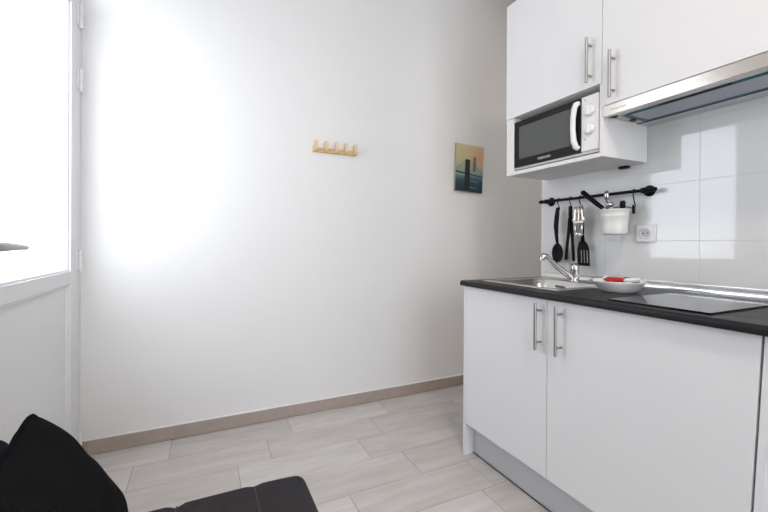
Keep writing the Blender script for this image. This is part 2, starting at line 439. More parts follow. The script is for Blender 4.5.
# ------------------------------------------------------------------ tap
tp = empty('tap', (-.105, -1.072, .903), 'chrome single-lever mixer tap standing on the back of the sink', 'tap')
bm = BM(); c = (-.105, -1.072, .9025)
lathe(bm, c, [(.027, 0), (.027, .004), (.022, .008), (.0215, .02), (.0215, .052), (.023, .056), (.0225, .062)], seg=32); obj('body', bm, CHROME, tp)
bm = BM()
tube(bm, [(-.115, -1.064, .921), (-.145, -1.052, .942), (-.19, -1.034, .977), (-.226, -1.021, 1.014), (-.242, -1.015, 1.028), (-.254, -1.010, 1.031), (-.260, -1.0065, 1.020), (-.261, -1.006, 1.006)],
     [.0165, .016, .0135, .012, .013, .0145, .0145, .013], 16)
obj('spout', bm, CHROME, tp)
bm = BM()
lathe(bm, (c[0], c[1], .9645), [(.0225, 0), (.0225, .012), (.019, .022), (.010, .028), (.002, .029)], seg=28)
tube(bm, [(-.112, -1.068, .988), (-.135, -1.060, .999), (-.165, -1.048, 1.001), (-.195, -1.036, .993)], [.010, .0075, .006, .0055], 14, flat=(1.3, .7))
obj('lever', bm, CHROME, tp)

# ------------------------------------------------------------------ hob
bm = BM(); box(bm, -.566, -.062, -1.858, -1.562, .9003, .9055, bev=.0012)
obj('ceramic_hob', bm, GLASSBLK, label='black ceramic glass hob set in the worktop', cat='hob')

# ------------------------------------------------------------------ bowl with wrapped things
bc = (-.29, -1.420, .9002)
bm = BM()
wob = lambda a, h: 1 + (.10 * math.cos(4 * a + .6) * max(0, (h - .012)) / .035)
lathe(bm, bc, [(.058, 0), (.062, .002), (.074, .012), (.088, .028), (.100, .042), (.101, .044), (.098, .043), (.084, .028), (.070, .014), (.03, .010), (.004, .009)], seg=48, wob=wob)
bowl = obj('dish', bm, CERAMIC, label='shallow white wavy dish on the worktop between sink and hob', cat='dish')
def packet(name, m, cx, cy, cz, L, W, H, rot, tilt, label, cat):
    bm = BM()
    nx, ny = 10, 6; top = []; bot = []
    for i in range(nx + 1):
        for j in range(ny + 1):
            u, v = i / nx * 2 - 1, j / ny * 2 - 1
            h = H * math.sqrt(max(0, 1 - u ** 4)) * math.sqrt(max(0, 1 - v * v))
            cr = .0012 * math.sin(9 * u + 5 * v)
            top.append(bm.verts.new((u * L / 2, v * W / 2 * (1 - .12 * (1 - abs(u)) * 0), h / 2 + cr)))
            bot.append(bm.verts.new((u * L / 2, v * W / 2, -h / 2 + cr - .0004)))
    id_ = lambda i, j: i * (ny + 1) + j
    for i in range(nx):
        for j in range(ny):
            q = [id_(i, j), id_(i + 1, j), id_(i + 1, j + 1), id_(i, j + 1)]
            bm.faces.new([top[k] for k in q]).smooth = True; bm.faces.new([bot[k] for k in q[::-1]]).smooth = True
    bmesh.ops.rotate(bm, verts=bm.verts, matrix=Matrix.Rotation(tilt, 3, 'Y'), cent=(0, 0, 0))
    bmesh.ops.rotate(bm, verts=bm.verts, matrix=Matrix.Rotation(rot, 3, 'Z'), cent=(0, 0, 0))
    bmesh.ops.translate(bm, verts=bm.verts, vec=(cx, cy, cz))
    return obj(name, bm, m, label=label, cat=cat)
packet('sachet', RED, -.300, -1.412, .947, .080, .034, .020, -1.25, 0, 'red wrapped sachet lying across the white dish', 'sachet')
packet('sachet', BROWNCH, -.262, -1.452, .947, .055, .030, .018, -.4, .2, 'dark brown sachet in the hob side of the dish', 'sachet')
packet('sachet', PLASTIC, -.285, -1.472, .950, .058, .03, .016, -1.0, -.1, 'pale sachet in the white dish nearest the hob', 'sachet')
packet('sachet', MWGREY, -.245, -1.402, .951, .066, .032, .022, -1.6, .1, 'grey sachet behind the red one in the dish', 'sachet')
packet('sachet', CERAMIC, -.255, -1.362, .945, .055, .03, .018, -.9, .15, 'white sachet at the sink side of the dish', 'sachet')

# ------------------------------------------------------------------ wall cabinets
XU = -.3085; XC = -.306
wc = empty('wall_cabinet', (-.16, -1.08, 1.459), 'white wall cabinet with an open niche holding the microwave', 'cabinet')
ZB, ZT = 1.459, 2.387
bm = BM()
for ya_, yb_ in ((-.8165, -.800), (-1.362, -1.3455)):
    box(bm, XC, -.004, ya_, yb_, ZB, 1.7645, bev=.0008, seg=1); box(bm, XU + .0195, -.004, ya_, yb_, 1.7645, ZT)
box(bm, XC, -.004, -1.3455, -.8165, ZB, ZB + .018); box(bm, XU + .0195, -.004, -1.3455, -.8165, 1.765, 1.781); box(bm, XU + .0195, -.004, -1.3455, -.8165, ZT - .016, ZT)
box(bm, -.012, -.004, -1.3455, -.8165, ZB + .018, ZT - .016)
box(bm, XC + .003, XC + .06, -.852, -.8165, ZB + .018, 1.765)          # filler strip beside the microwave
obj('carcass', bm, CARC, wc)
d = bx('door', (XU, XU + .019, -1.3545, -.799, 1.766, ZT), WHITE, wc, bev=.0012)
bar_handle('handle', -.339, -1.307, 1.781, 1.972, XU, d, 'satin nickel bar handle')
bx('bracket', (-.03, -.004, -1.285, -1.245, ZB - .012, ZB), BLACK, wc, bev=.002, label='small black fixing under the cabinet')

wc2 = empty('wall_cabinet', (-.16, -1.67, 1.663), 'white wall cabinet above the extractor hood', 'cabinet')
bm = BM()
box(bm, XU + .0195, -.004, -1.98, -1.363, 1.70, ZT)
obj('carcass', bm, CARC, wc2)
d = bx('door', (XU, XU + .019, -1.979, -1.3575, 1.666, ZT), WHITE, wc2, bev=.0012)
bar_handle('handle', -.339, -1.4095, 1.684, 1.874, XU, d, 'satin nickel bar handle')

# ------------------------------------------------------------------ extractor hood
hd = empty('extractor_hood', (-.16, -1.67, 1.615), 'slim built-in extractor hood with a brushed steel front lip', 'hood')
HY0, HY1 = -1.98, -1.3635
bx('front_lip', (XU - .002, XU + .022, HY0, HY1, 1.619, 1.6635), HOODST, hd, bev=.0015, label='brushed steel front lip')
bm = BM()
box(bm, XU + .022, -.252, HY0, HY1, 1.624, 1.69); box(bm, -.075, -.004, HY0, HY1, 1.621, 1.69)
box(bm, -.252, -.075, HY0, HY0 + .03, 1.624, 1.69); box(bm, -.252, -.075, HY1 - .03, HY1, 1.624, 1.69)
box(bm, -.252, -.075, HY0 + .03, HY1 - .03, 1.66, 1.69)
obj('housing', bm, HOODUN, hd)
bx('grease_filter', (-.228, -.095, HY0 + .035, HY1 - .055, 1.6225, 1.632), FILTER, hd, bev=.003, label='grey metal grease filter panel')
bm = BM(); box(bm, -.236, -.2305, HY0 + .035, HY1 - .05, 1.6215, 1.632); box(bm, -.094, -.090, HY0 + .035, HY1 - .05, 1.6215, 1.632); obj('filter_edge', bm, TEAL, hd, label='thin blue protective film edge')
bx('filter_grip', (-.246, -.238, -1.765, -1.547, 1.6205, 1.626), DARK, hd, label='long black recessed filter grip')
bm = BM()
box(bm, -.083, -.080, HY0, HY1, 1.6195, 1.622); obj('rear_channel', bm, DARK, hd)
for (x, y) in ((-.272, -1.385), (-.155, -1.392)):
    bm = BM(); box(bm, x - .012, x + .012, y - .011, y + .011, 1.617, 1.625, bev=.003); obj('latch', bm, DARK, hd)
bm = BM()
for k in range(6): box(bm, XU - .0026, XU - .0018, -1.402 - k * .011, -1.396 - k * .011, 1.637, 1.6435)
obj('maker_mark', bm, MWGREY, hd, label='small faint grey mark')

# ------------------------------------------------------------------ microwave
mw = empty('microwave', (-.17, -1.09, ZB + .018), 'white microwave oven with black glass door in the cabinet niche', 'microwave oven')
MX = -.290
bm = BM(); box(bm, MX + .004, -.02, -1.337, -.853, 1.492, 1.738, bev=.004); obj('body', bm, MWWHITE, mw)
bx('door', (MX - .012, MX + .004, -1.252, -.853, 1.498, 1.738), MWBLK, mw, bev=.002, label='black glass door')
do = mw.children[-1]
bx('window', (MX - .0135, MX - .0115, -1.205, -.889, 1.537, 1.706), MWWIN, do, label='grey meshed viewing window')
bm = BM()
hp = [(MX - .012, -1.240, 1.716), (MX - .024, -1.238, 1.712), (MX - .028, -1.233, 1.695), (MX - .031, -1.229, 1.65), (MX - .031, -1.228, 1.60), (MX - .030, -1.232, 1.55), (MX - .024, -1.238, 1.522), (MX - .012, -1.240, 1.518)]
tube(bm, hp, [.012, .013, .0125, .0115, .0115, .0125, .013, .012], 14, flat=(1, .95)); obj('handle', bm, MWWHITE, do, label='curved white door handle')
cu = bpy.data.curves.new('lettering', 'FONT'); cu.body = 'ORBEGOZO'; cu.size = .0145; cu.extrude = .0003; cu.align_x = 'CENTER'
to = bpy.data.objects.new('lettering', cu); C.objects.link(to); bpy.context.view_layer.update()
me = bpy.data.meshes.new_from_object(to); bpy.data.objects.remove(to)
bm = BM(); bm.from_mesh(me)
# letters read along -Y, upright in Z, facing -X
bmesh.ops.transform(bm, verts=bm.verts, matrix=Matrix(((0, 0, -1, MX - .0125), (-1, 0, 0, -1.052), (0, 1, 0, 1.511), (0, 0, 0, 1))))
obj('lettering', bm, PLASTIC, do, label='small white maker lettering')
bx('control_panel', (MX - .008, MX + .004, -1.337, -1.253, 1.498, 1.738), MWWHITE, mw, bev=.002, label='white control panel')
cp_ = mw.children[-1]
for z in (1.672, 1.592):
    bm = BM()
    lathe(bm, (MX - .008, -1.293, z), [(.027, 0), (.0265, -.003), (.0225, -.0035), (.0215, -.013), (.0195, -.0145), (.002, -.015)], axis='X', seg=32)
    box(bm, MX - .026, MX - .0215, -1.2965, -1.2895, z - .018, z + .018, bev=.001)
    kb_ = obj('knob', bm, MWWHITE, cp_)
    bm = BM(); lathe(bm, (MX - .0078, -1.293, z), [(.0285, 0), (.0285, -.0012)], axis='X', seg=32); obj('dial_ring', bm, MWGREY, cp_, label='grey ring round the knob')
RINGG = mat('dial_print', (.5, .5, .5), .5)
for z in (1.722, 1.550):
    bm = BM(); lathe(bm, (MX - .0078, -1.272, z), [(.0050, 0), (.0050, -.0008)], axis='X', seg=14); obj('dial_symbol', bm, RINGG, cp_)
bx('bottom_trim', (MX - .006, MX + .006, -1.337, -.853, 1.484, 1.4965), MWGREY, mw, bev=.002, label='grey strip under the door')
for y in (-.90, -1.29):
    for x in (-.26, -.06):
        bm = BM(); cyl(bm, (x, y, ZB + .0178), (x, y, 1.4925), .011, seg=16); obj('foot', bm, DARK, mw)

# ------------------------------------------------------------------ wooden peg rack on the back wall
pr_ = empty('peg_rack', (-1.03, -.012, 1.68), 'pale wooden wall rack with five upright pegs on the white wall', 'coat rack')
bx('rail', (-1.178, -.888, -.016, -.0005, 1.672, 1.700), WOOD, pr_, bev=.0015)
for x in (-1.163, -1.096, -1.029, -.962, -.897):
    bm = BM()
    prism(bm, [(-.016, 1.676), (-.038, 1.676), (-.046, 1.690), (-.046, 1.738), (-.038, 1.742), (-.030, 1.738), (-.030, 1.700), (-.016, 1.698)], x - .009, x + .009, axis='X')
    obj('peg', bm, WOODL, pr_)

# ------------------------------------------------------------------ canvas print
cv = empty('canvas_print', (.05, -.012, 1.667), 'small portrait canvas print of a bridge at sunset on the white wall', 'picture')
PW_, PH_ = .262, .362
RT = Matrix.Rotation(math.radians(2.2), 4, 'Y')
def place(bm):
    bmesh.ops.transform(bm, verts=bm.verts, matrix=Matrix.Translation((.050, 0, 1.668)) @ RT)
bm = BM(); box(bm, -PW_ / 2, PW_ / 2, -.020, -.0005, -PH_ / 2, PH_ / 2, bev=.0015); place(bm)
EDG = mat('canvas_edge', (.30, .29, .20), .8)
obj('stretcher', bm, EDG, cv)
SKY = bpy.data.materials.new('printed_view'); SKY.use_nodes = True
nt = SKY.node_tree; b = nt.nodes['Principled BSDF']; b.inputs['Roughness'].default_value = .6
tc = nt.nodes.new('ShaderNodeTexCoord'); sp = nt.nodes.new('ShaderNodeSeparateXYZ'); nt.links.new(tc.outputs['Object'], sp.inputs[0])
ns = nt.nodes.new('ShaderNodeTexNoise'); ns.inputs['Scale'].default_value = 14; ns.inputs['Detail'].default_value = 4
mpp = nt.nodes.new('ShaderNodeMapping'); mpp.inputs['Scale'].default_value = (.6, 1, 2.2); nt.links.new(tc.outputs['Object'], mpp.inputs[0]); nt.links.new(mpp.outputs[0], ns.inputs['Vector'])
ma = nt.nodes.new('ShaderNodeMath'); ma.operation = 'MULTIPLY_ADD'; ma.inputs[1].default_value = 1 / PH_; ma.inputs[2].default_value = .5 - .06
nt.links.new(sp.outputs['Z'], ma.inputs[0])
mb = nt.nodes.new('ShaderNodeMath'); mb.operation = 'MULTIPLY_ADD'; mb.inputs[1].default_value = .12; nt.links.new(ns.outputs['Fac'], mb.inputs[0]); nt.links.new(ma.outputs[0], mb.inputs[2])
rp = nt.nodes.new('ShaderNodeValToRGB'); cr = rp.color_ramp
cr.elements[0].position = 0; cr.elements[0].color = (.008, .018, .035, 1)
cr.elements[1].position = 1; cr.elements[1].color = (.50, .46, .26, 1)
for p, c_ in ((.16, (.013, .036, .058)), (.24, (.02, .062, .09)), (.30, (.07, .12, .15)), (.38, (.20, .28, .28)), (.55, (.36, .38, .28)), (.75, (.50, .42, .24))):
    e = cr.elements.new(p); e.color = (*c_, 1)
nt.links.new(mb.outputs[0], rp.inputs[0])
# orange glow of the sky towards the right
m3 = nt.nodes.new('ShaderNodeMixRGB'); m3.inputs[2].default_value = (.62, .30, .18, 1)
vm = nt.nodes.new('ShaderNodeVectorMath'); vm.operation = 'DISTANCE'; vm.inputs[1].default_value = (.10, 0, .085); nt.links.new(tc.outputs['Object'], vm.inputs[0])
mr = nt.nodes.new('ShaderNodeMapRange'); mr.inputs[1].default_value = .12; mr.inputs[2].default_value = .01; mr.inputs[3].default_value = 0; mr.inputs[4].default_value = .75
nt.links.new(vm.outputs['Value'], mr.inputs[0]); nt.links.new(mr.outputs[0], m3.inputs[0]); nt.links.new(rp.outputs[0], m3.inputs[1]); nt.links.new(m3.outputs[0], b.inputs['Base Color'])
INK = mat('printed_dark', (.006, .009, .014), .6); INK2 = mat('printed_haze', (.13, .15, .12), .6); INKW = mat('printed_reflection', (.10, .16, .20), .6)
bm = BM()
def flat(poly, y, mi):
    f = bm.faces.new([bm.verts.new((x, y, z)) for x, z in poly]); f.material_index = mi
w, h = PW_ / 2 - .001, PH_ / 2 - .001
flat([(-w, -h), (w, -h), (w, h), (-w, h)], -.0203, 0)
flat([(.030, -.02), (.062, -.02), (.060, .085), (.052, .096), (.040, .096), (.032, .085)], -.0205, 2)          # far tower
flat([(-.045, -h), (.006, -h), (.002, .062), (-.002, .068), (-.040, .068), (-.043, .062)], -.0207, 1)           # near tower
for a in range(12):                                                                                             # main cable and the far one
    t0, t1 = a / 12, (a + 1) / 12
    f_ = lambda t: (.002 + (w - .002) * t, .062 - .12 * t + .035 * t * t)
    g_ = lambda t: (-.043 - (w - .043) * t, .060 - .10 * t + .03 * t * t)
    for q in (f_, g_):
        (xa, za), (xb, zb_) = q(t0), q(t1); flat([(xa, za - .0012), (xb, zb_ - .0012), (xb, zb_ + .0012), (xa, za + .0012)], -.0206, 1)
    if a % 2:
        for q in (f_, g_):
            xa, za = q(t0); flat([(xa - .0005, -.035), (xa + .0005, -.035), (xa + .0005, za), (xa - .0005, za)], -.0206, 1)
flat([(-w, -.040), (w, -.058), (w, -.051), (-w, -.028)], -.0208, 1)                                            # deck
flat([(-w, -.072), (-.045, -.070), (-.045, -.062), (-w, -.062)], -.0206, 3); flat([(.006, -.100), (.09, -.104), (.09, -.096), (.006, -.093)], -.0206, 3)
flat([(.006, -.150), (.07, -.152), (.08, -.145), (.006, -.140)], -.0206, 3)
place(bm)
obj('print', bm, [SKY, INK, INK2, INKW], cv, fix=False, label='bridge tower and dark blue water under a yellow sky')

# ------------------------------------------------------------------ utensil rail, hooks and what hangs there
XR, ZRl = -.042, 1.331
rl = empty('utensil_rail', (XR, -1.09, ZRl), 'black wall rail for utensils on the tiles under the microwave', 'rail')
bm = BM(); cyl(bm, (XR, -.812, ZRl), (XR, -1.398, ZRl), .0075, seg=16); obj('bar', bm, BLACK, rl)
for y in (-.836, -1.372):
    bm = BM()
    lathe(bm, (0, y, ZRl), [(.025, -.0002), (.025, -.004), (.020, -.007), (.010, -.009), (.0085, -.030)], axis='X', seg=28)
    lathe(bm, (XR, y, ZRl), [(.0105, -.013), (.0125, -.008), (.0125, .008), (.0105, .013)], axis='Y', seg=20)
    obj('bracket', bm, BLACK, rl)
for y, s in ((-.812, 1), (-1.398, -1)):
    bm = BM()
    lathe(bm, (XR, y, ZRl), [(.0062, 0), (.011, s * .003), (.012, s * .008), (.008, s * .013), (.005, s * .016), (.0085, s * .020), (.0085, s * .024), (.003, s * .028)], axis='Y', seg=20)
    obj('finial', bm, BLACK, rl)

def shook(y, label, zlow=1.283):
    bm = BM(); pts = []
    for k in range(9): a = PI * (1.05 - 1.15 * k / 8); pts.append((XR - .0095 * math.cos(a) * -1, y, ZRl + .0095 * math.sin(a)))
    # over the bar, down in front, then curled back up
    pts = [(XR + .0095 * math.cos(a), y, ZRl + .0095 * math.sin(a)) for a in [PI * (-.05 + 1.1 * k / 9) for k in range(10)]]
    pts += [(XR - .008, y, ZRl - .016), (XR + .002, y, zlow + .012)]
    pts += [(XR + .0 + .008 * math.cos(a), y, zlow + .002 + .008 * math.sin(a)) for a in [.3 - PI * (1.15) * k / 8 for k in range(9)]]
    tube(bm, pts, .0025, 8)
    return obj('s_hook', bm, BLACK, label=label, cat='hook', group='black hooks on the utensil rail')
HY = (-.920, -.997, -1.054, -1.329, -1.201)
hl = ['black hook holding up the cooking spoon', 'black hook holding up the tongs', 'black hook holding up the corkscrew and turner', 'black hook at the right side of the hanging bucket', 'black hook at the left side of the hanging bucket']
for y, l in zip(HY, hl): shook(y, l, 1.283 if y > -1.1 else 1.268)

XT = XR + .002 - .006
# slotted spoon
sp_ = empty('cooking_spoon', (XT, -.915, 1.13), 'black cooking spoon hanging leftmost on the rail', 'kitchen spoon')
bm = BM()
ys, zs = -.920, 1.292
def strap(bm, pts, wid, th, mi=0):
    """flat handle: pts (x,y,z), half widths along Y"""
    tube(bm, pts, wid, 12, flat=None if th is None else None, mi=mi)
def flatbar(bm, pts, hw, ht, n=10):
    rings = []
    for (x, y, z), w_ in zip(pts, hw):
        rings.append([bm.verts.new((x + ht * math.sin(2 * PI * k / n), y + 1.12 * w_ * math.cos(2 * PI * k / n), z)) for k in range(n)])
    for a, b in zip(rings, rings[1:]):
        for k in range(n):
            f = bm.faces.new((a[k], a[(k + 1) % n], b[(k + 1) % n], b[k])); f.smooth = True
    bm.faces.new(rings[0]); bm.faces.new(rings[-1][::-1])
flatbar(bm, [(XT, -.917, 1.291), (XT, -.917, 1.284), (XT - .002, -.913, 1.24), (XT - .003, -.909, 1.19), (XT - .002, -.911, 1.14), (XT, -.916, 1.09)],
        [.008, .011, .0145, .0145, .011, .008], .005)
obj('handle', bm, NYLON, sp_)
bm = BM(); n = 28
def oval(t, a): return (-.920 + a * .037 * math.cos(t), 1.040 + a * .054 * math.sin(t))
rings = []
for q, a in enumerate((1, .72, .40, .05)):
    dx = (1 - a * a) * .014
    rings.append([bm.verts.new((XT + dx - .004, *oval(2 * PI * k / n, a))) for k in range(n)])
for a, b in zip(rings, rings[1:]):
    for k in range(n):
        bm.faces.new((a[k], a[(k + 1) % n], b[(k + 1) % n], b[k])).smooth = True
bm.faces.new(rings[-1])
me = obj('spoon_bowl', bm, NYLON, sp_); sm = me.modifiers.new('thick', 'SOLIDIFY'); sm.thickness = .0025

# tongs
tg = empty('tongs', (XT, -.997, 1.13), 'black kitchen tongs with two long arms hanging second from left', 'tongs')
bm = BM(); flatbar(bm, [(XT, -.998, 1.292), (XT, -.998, 1.286), (XT, -.998, 1.25), (XT, -1.000, 1.22)], [.008, .011, .012, .010], .005); obj('pivot', bm, NYLON, tg)
bm = BM(); flatbar(bm, [(XT - .003, -.996, 1.23), (XT - .003, -.990, 1.15), (XT - .003, -.980, 1.07), (XT - .003, -.974, 1.004)], [.010, .0095, .009, .008], .004); obj('arm', bm, NYLON, tg)
bm = BM(); flatbar(bm, [(XT + .003, -1.000, 1.23), (XT + .003, -1.006, 1.15), (XT + .003, -1.012, 1.07), (XT + .003, -1.017, 1.000)], [.010, .0095, .009, .008], .004); obj('arm', bm, NYLON, tg)

# slotted turner
tu = empty('slotted_turner', (XT + .01, -1.07, 1.10), 'black slotted turner hanging behind the corkscrew', 'turner')
bm = BM(); flatbar(bm, [(XT + .012, -1.056, 1.290), (XT + .012, -1.058, 1.25), (XT + .012, -1.060, 1.19), (XT + .010, -1.064, 1.13), (XT + .008, -1.066, 1.10)], [.007, .010, .010, .009, .012], .0035); obj('handle', bm, NYLON, tu)
bm = BM(); xk = XT + .007
def blade_pt(u, v):   # u across -1..1, v 0 top .. 1 bottom
    hw = .016 + (.035 - .016) * min(1, v * 2.6) ** .6
    return (-1.066 - .006 * v - u * -hw, 1.105 - .127 * v)
cols = [-1, -.72, -.56, -.22, -.08, .26, .40, .72 - .0, 1]
cols = [-1, -.74, -.52, -.26, -.04, .22, .44, .70, 1]
rows = [0, .1, .25, .36, .88, 1]
for i in range(8):
    for j in range(5):
        if i in (1, 3, 5) and j == 3: continue
        if i == 7 and False: continue
        p = [blade_pt(cols[i], rows[j]), blade_pt(cols[i + 1], rows[j]), blade_pt(cols[i + 1], rows[j + 1]), blade_pt(cols[i], rows[j + 1])]
        bm.faces.new([bm.verts.new((xk - .0, a, b)) for a, b in p])
bmesh.ops.remove_doubles(bm, verts=bm.verts, dist=1e-5)
me = obj('blade', bm, NYLON, tu); sm = me.modifiers.new('thick', 'SOLIDIFY'); sm.thickness = .003

# winged corkscrew
cs = empty('corkscrew', (XT - .014, -1.062, 1.17), 'silver winged corkscrew hanging in front of the turner', 'corkscrew')
xc = XT - .016; yc = -1.060
SILV = mat('cast_silver', (.70, .65, .60), .22, 1)
bm = BM()
tube(bm, [(xc + .004, yc + .013 * math.cos(2 * PI * k / 20), 1.278 + .013 * math.sin(2 * PI * k / 20)) for k in range(20)], .0035, 8, closed=True); obj('ring', bm, SILV, cs)
bm = BM(); lathe(bm, (xc, yc, 1.20), [(.004, 0), (.0055, .01), (.0055, .014), (.004, .018), (.0055, .022), (.004, .028), (.0055, .034), (.004, .04), (.005, .065)], seg=16); obj('rack_shaft', bm, SILV, cs)
for s in (-1, 1):
    bm = BM()
    flatbar(bm, [(xc - .002, yc + s * .024, 1.204), (xc - .002, yc + s * .027, 1.215), (xc - .002, yc + s * .022, 1.235), (xc - .002, yc + s * .020, 1.262), (xc - .002, yc + s * .017, 1.283)], [.010, .011, .006, .007, .005], .004)
    obj('wing', bm, SILV, cs)
bm = BM()
box(bm, xc - .007, xc + .005, yc - .028, yc + .028, 1.196, 1.212, bev=.003)
for s in (-1, 1): flatbar(bm, [(xc, yc + s * .020, 1.200), (xc, yc + s * .019, 1.17), (xc, yc + s * .017, 1.145)], [.006, .005, .005], .005)
lathe(bm, (xc, yc, 1.132), [(.018, 0), (.0215, .004), (.0215, .014), (.018, .018)], seg=24)
obj('frame', bm, SILV, cs)
bm = BM()
tube(bm, [(xc + .005 * math.cos(a), yc + .005 * math.sin(a), 1.198 - a * .0016) for a in [k * .45 for k in range(72)]], .0014, 6); obj('screw', bm, CHROME, cs)

# hanging bucket
bk = empty('utensil_bucket', (-.082, -1.265, 1.133), 'off-white enamel bucket hanging on the rail with utensils in it', 'bucket')
bc_ = (-.082, -1.265, 1.134)
bm = BM()
lathe(bm, bc_, [(.046, 0), (.050, .002), (.0515, .012), (.0530, .034), (.0525, .036), (.0545, .060), (.0560, .084), (.0570, .086), (.0560, .088), (.0575, .108), (.0605, .112), (.0615, .116), (.0600, .118), (.0565, .112), (.055, .076), (.050, .012), (.045, .005), (.004, .004)], seg=44)
obj('pail', bm, ENAMEL, bk)
bm = BM()
tube(bm, [(-.044 + .0, -1.265 + .0635 * math.cos(a), 1.246 + .020 * math.sin(a)) for a in [PI * k / 20 for k in range(21)]], .0022, 8)
obj('bail', bm, BLACK, bk)
for s in (-1, 1):
    bm = BM(); box(bm, -.052, -.036, -1.265 + s * .063 - .003, -1.265 + s * .063 + .003, 1.230, 1.268, bev=.001); obj('ear', bm, BLACK, bk)

# utensils in the bucket
kn = empty('kitchen_knife', (-.08, -1.22, 1.24), 'knife with a thick black handle leaning out of the bucket', 'knife')
bm = BM(); tube(bm, [(-.096, -1.104, 1.352), (-.096, -1.110, 1.348), (-.094, -1.150, 1.313), (-.092, -1.190, 1.279), (-.090, -1.212, 1.262)], [.008, .0125, .0115, .0110, .0095], 14); obj('handle', bm, NYLON, kn)
bm = BM(); tube(bm, [(-.090, -1.212, 1.262), (-.085, -1.25, 1.225), (-.08, -1.30, 1.172)], [.0095, .011, .004], 12, flat=(1, .15)); obj('blade', bm, STEEL, kn)
ts = empty('metal_utensil', (-.08, -1.235, 1.20), 'shiny metal utensil standing in the bucket beside the knife', 'utensil')
bm = BM(); tube(bm, [(-.060, -1.262, 1.150), (-.060, -1.235, 1.25), (-.060, -1.212, 1.315)], [.003, .0035, .003], 10); obj('stem', bm, CHROME, ts)
bm = BM(); lathe(bm, (-.060, -1.210, 1.302), [(.006, 0), (.011, .012), (.013, .028), (.010, .040), (.004, .046)], seg=20); obj('head', bm, CHROME, ts)
sl = empty('serving_spoon', (-.1, -1.26, 1.2), 'steel serving spoon lying low across the bucket rim', 'serving spoon')
bm = BM()
for_pts = [(-.080, -1.280, 1.165), (-.095, -1.270, 1.238), (-.100, -1.262, 1.262)]
tube(bm, for_pts, .0035, 10)
obj('handle', bm, STEEL, sl)
bm = BM(); lathe(bm, (-.106, -1.258, 1.274), [(.002, -.016), (.018, -.010), (.024, 0), (.018, .012), (.002, .018)], axis='Y', seg=20, sy=.55); obj('spoon_bowl', bm, STEEL, sl)
kb = empty('utensil_grip', (-.075, -1.30, 1.2), 'flat black rounded utensil grip standing up in the bucket', 'utensil')
bm = BM(); flatbar(bm, [(-.070, -1.292, 1.150), (-.071, -1.294, 1.245), (-.071, -1.2945, 1.262), (-.071, -1.295, 1.285), (-.071, -1.295, 1.291)], [.008, .0095, .0125, .0125, .008], .005, 14); obj('grip', bm, NYLON, kb)

# ------------------------------------------------------------------ socket on the tiles
so = empty('wall_socket', (-.005, -1.360, 1.141), 'square white power socket on the tiles below the rail', 'socket')
bx('plate', (-.009, -.0002, -1.402, -1.318, 1.101, 1.181), PLASTIC, so, bev=.003)
bm = BM(); lathe(bm, (-.009, -1.360, 1.141), [(.024, .0005), (.024, -.003), (.0205, -.0035), (.0195, -.0005)], axis='X', seg=32)
obj('insert', bm, PLASTIC, so)
bm = BM(); lathe(bm, (-.0095, -1.360, 1.141), [(.0190, .0003), (.0188, -.0004)], axis='X', seg=32); obj('well', bm, mat('socket_recess_shade', (.48, .48, .49), .5), so, label='round inner face with recess shade in its grey')  # grey of this flat disc stands for shade inside the recess
bm = BM()
for dy in (-.0095, .0095): cyl(bm, (-.0097, -1.360 + dy, 1.141), (-.0105, -1.360 + dy, 1.141), .0028, seg=12)
obj('pin_hole', bm, DARK, so)

# ------------------------------------------------------------------ sofa along the left wall
sf = empty('sofa', (-1.95, -2.3, 0), 'charcoal fabric sofa with stitched seat under the glass door wall', 'sofa')
seams = (-1.691, -1.872, -2.05)
SY1, SY0 = -1.345, -3.25
SX0, SX1 = -2.30, -1.555
def sd(p):
    x, y, z = p
    if z > .40:
        w_ = min(1, (z - .40) / .03)
        for s_ in seams: z -= (.0065 if s_ < -1.8 else .0025) * w_ * math.exp(-((x - s_) / .012) ** 2)
        z -= .006 * w_ * max(0, (x - (SX1 - .13)) / .13) ** 2
    if y > SY1 - .06:
        k = min(1, (y - (SY1 - .06)) / .05)
        for s_ in seams: y -= .004 * k * math.exp(-((x - s_) / .012) ** 2)
    # nose of the seat swells a little toward the room
    return (x, y, z)
bm = BM()
xx = [SX0 + .001]
rbox(bm, SX0, SX1, SY0, SY1, .275, .456, .030, n=7, m=64, deform=sd); obj('seat_cushion', bm, FABRIC, sf)
bm = BM(); rbox(bm, SX0, SX1 - .02, SY0 + .01, SY1 - .01, .09, .274, .02, n=4, m=8); obj('base', bm, FABRIC, sf)
bm = BM()
def bd(p):
    x, y, z = p; return (x - (z - .45) * .03, y, z)
rbox(bm, -2.360, -2.165, SY0, SY1, .12, .688, .035, n=6, m=14, deform=bd); obj('backrest', bm, FABRIC3, sf)
bm = BM()
for s_ in seams:
    tube(bm, [(s_ + .0, SY0 + .1 + (SY1 - .05 - SY0 - .1) * k / 30, .4522) for k in range(31)] + [(s_, SY1 - .03, .4525), (s_, SY1 - .010, .444), (s_, SY1 - .002, .42)], .0017, 6)
obj('seam', bm, SEAM, sf)
for x in (-2.2, -1.66):
    for y in (SY0 + .12, SY1 - .12):
        bm = BM(); cyl(bm, (x, y, 0), (x, y, .095), .016, .024, 16); obj('leg', bm, BLACK, sf)

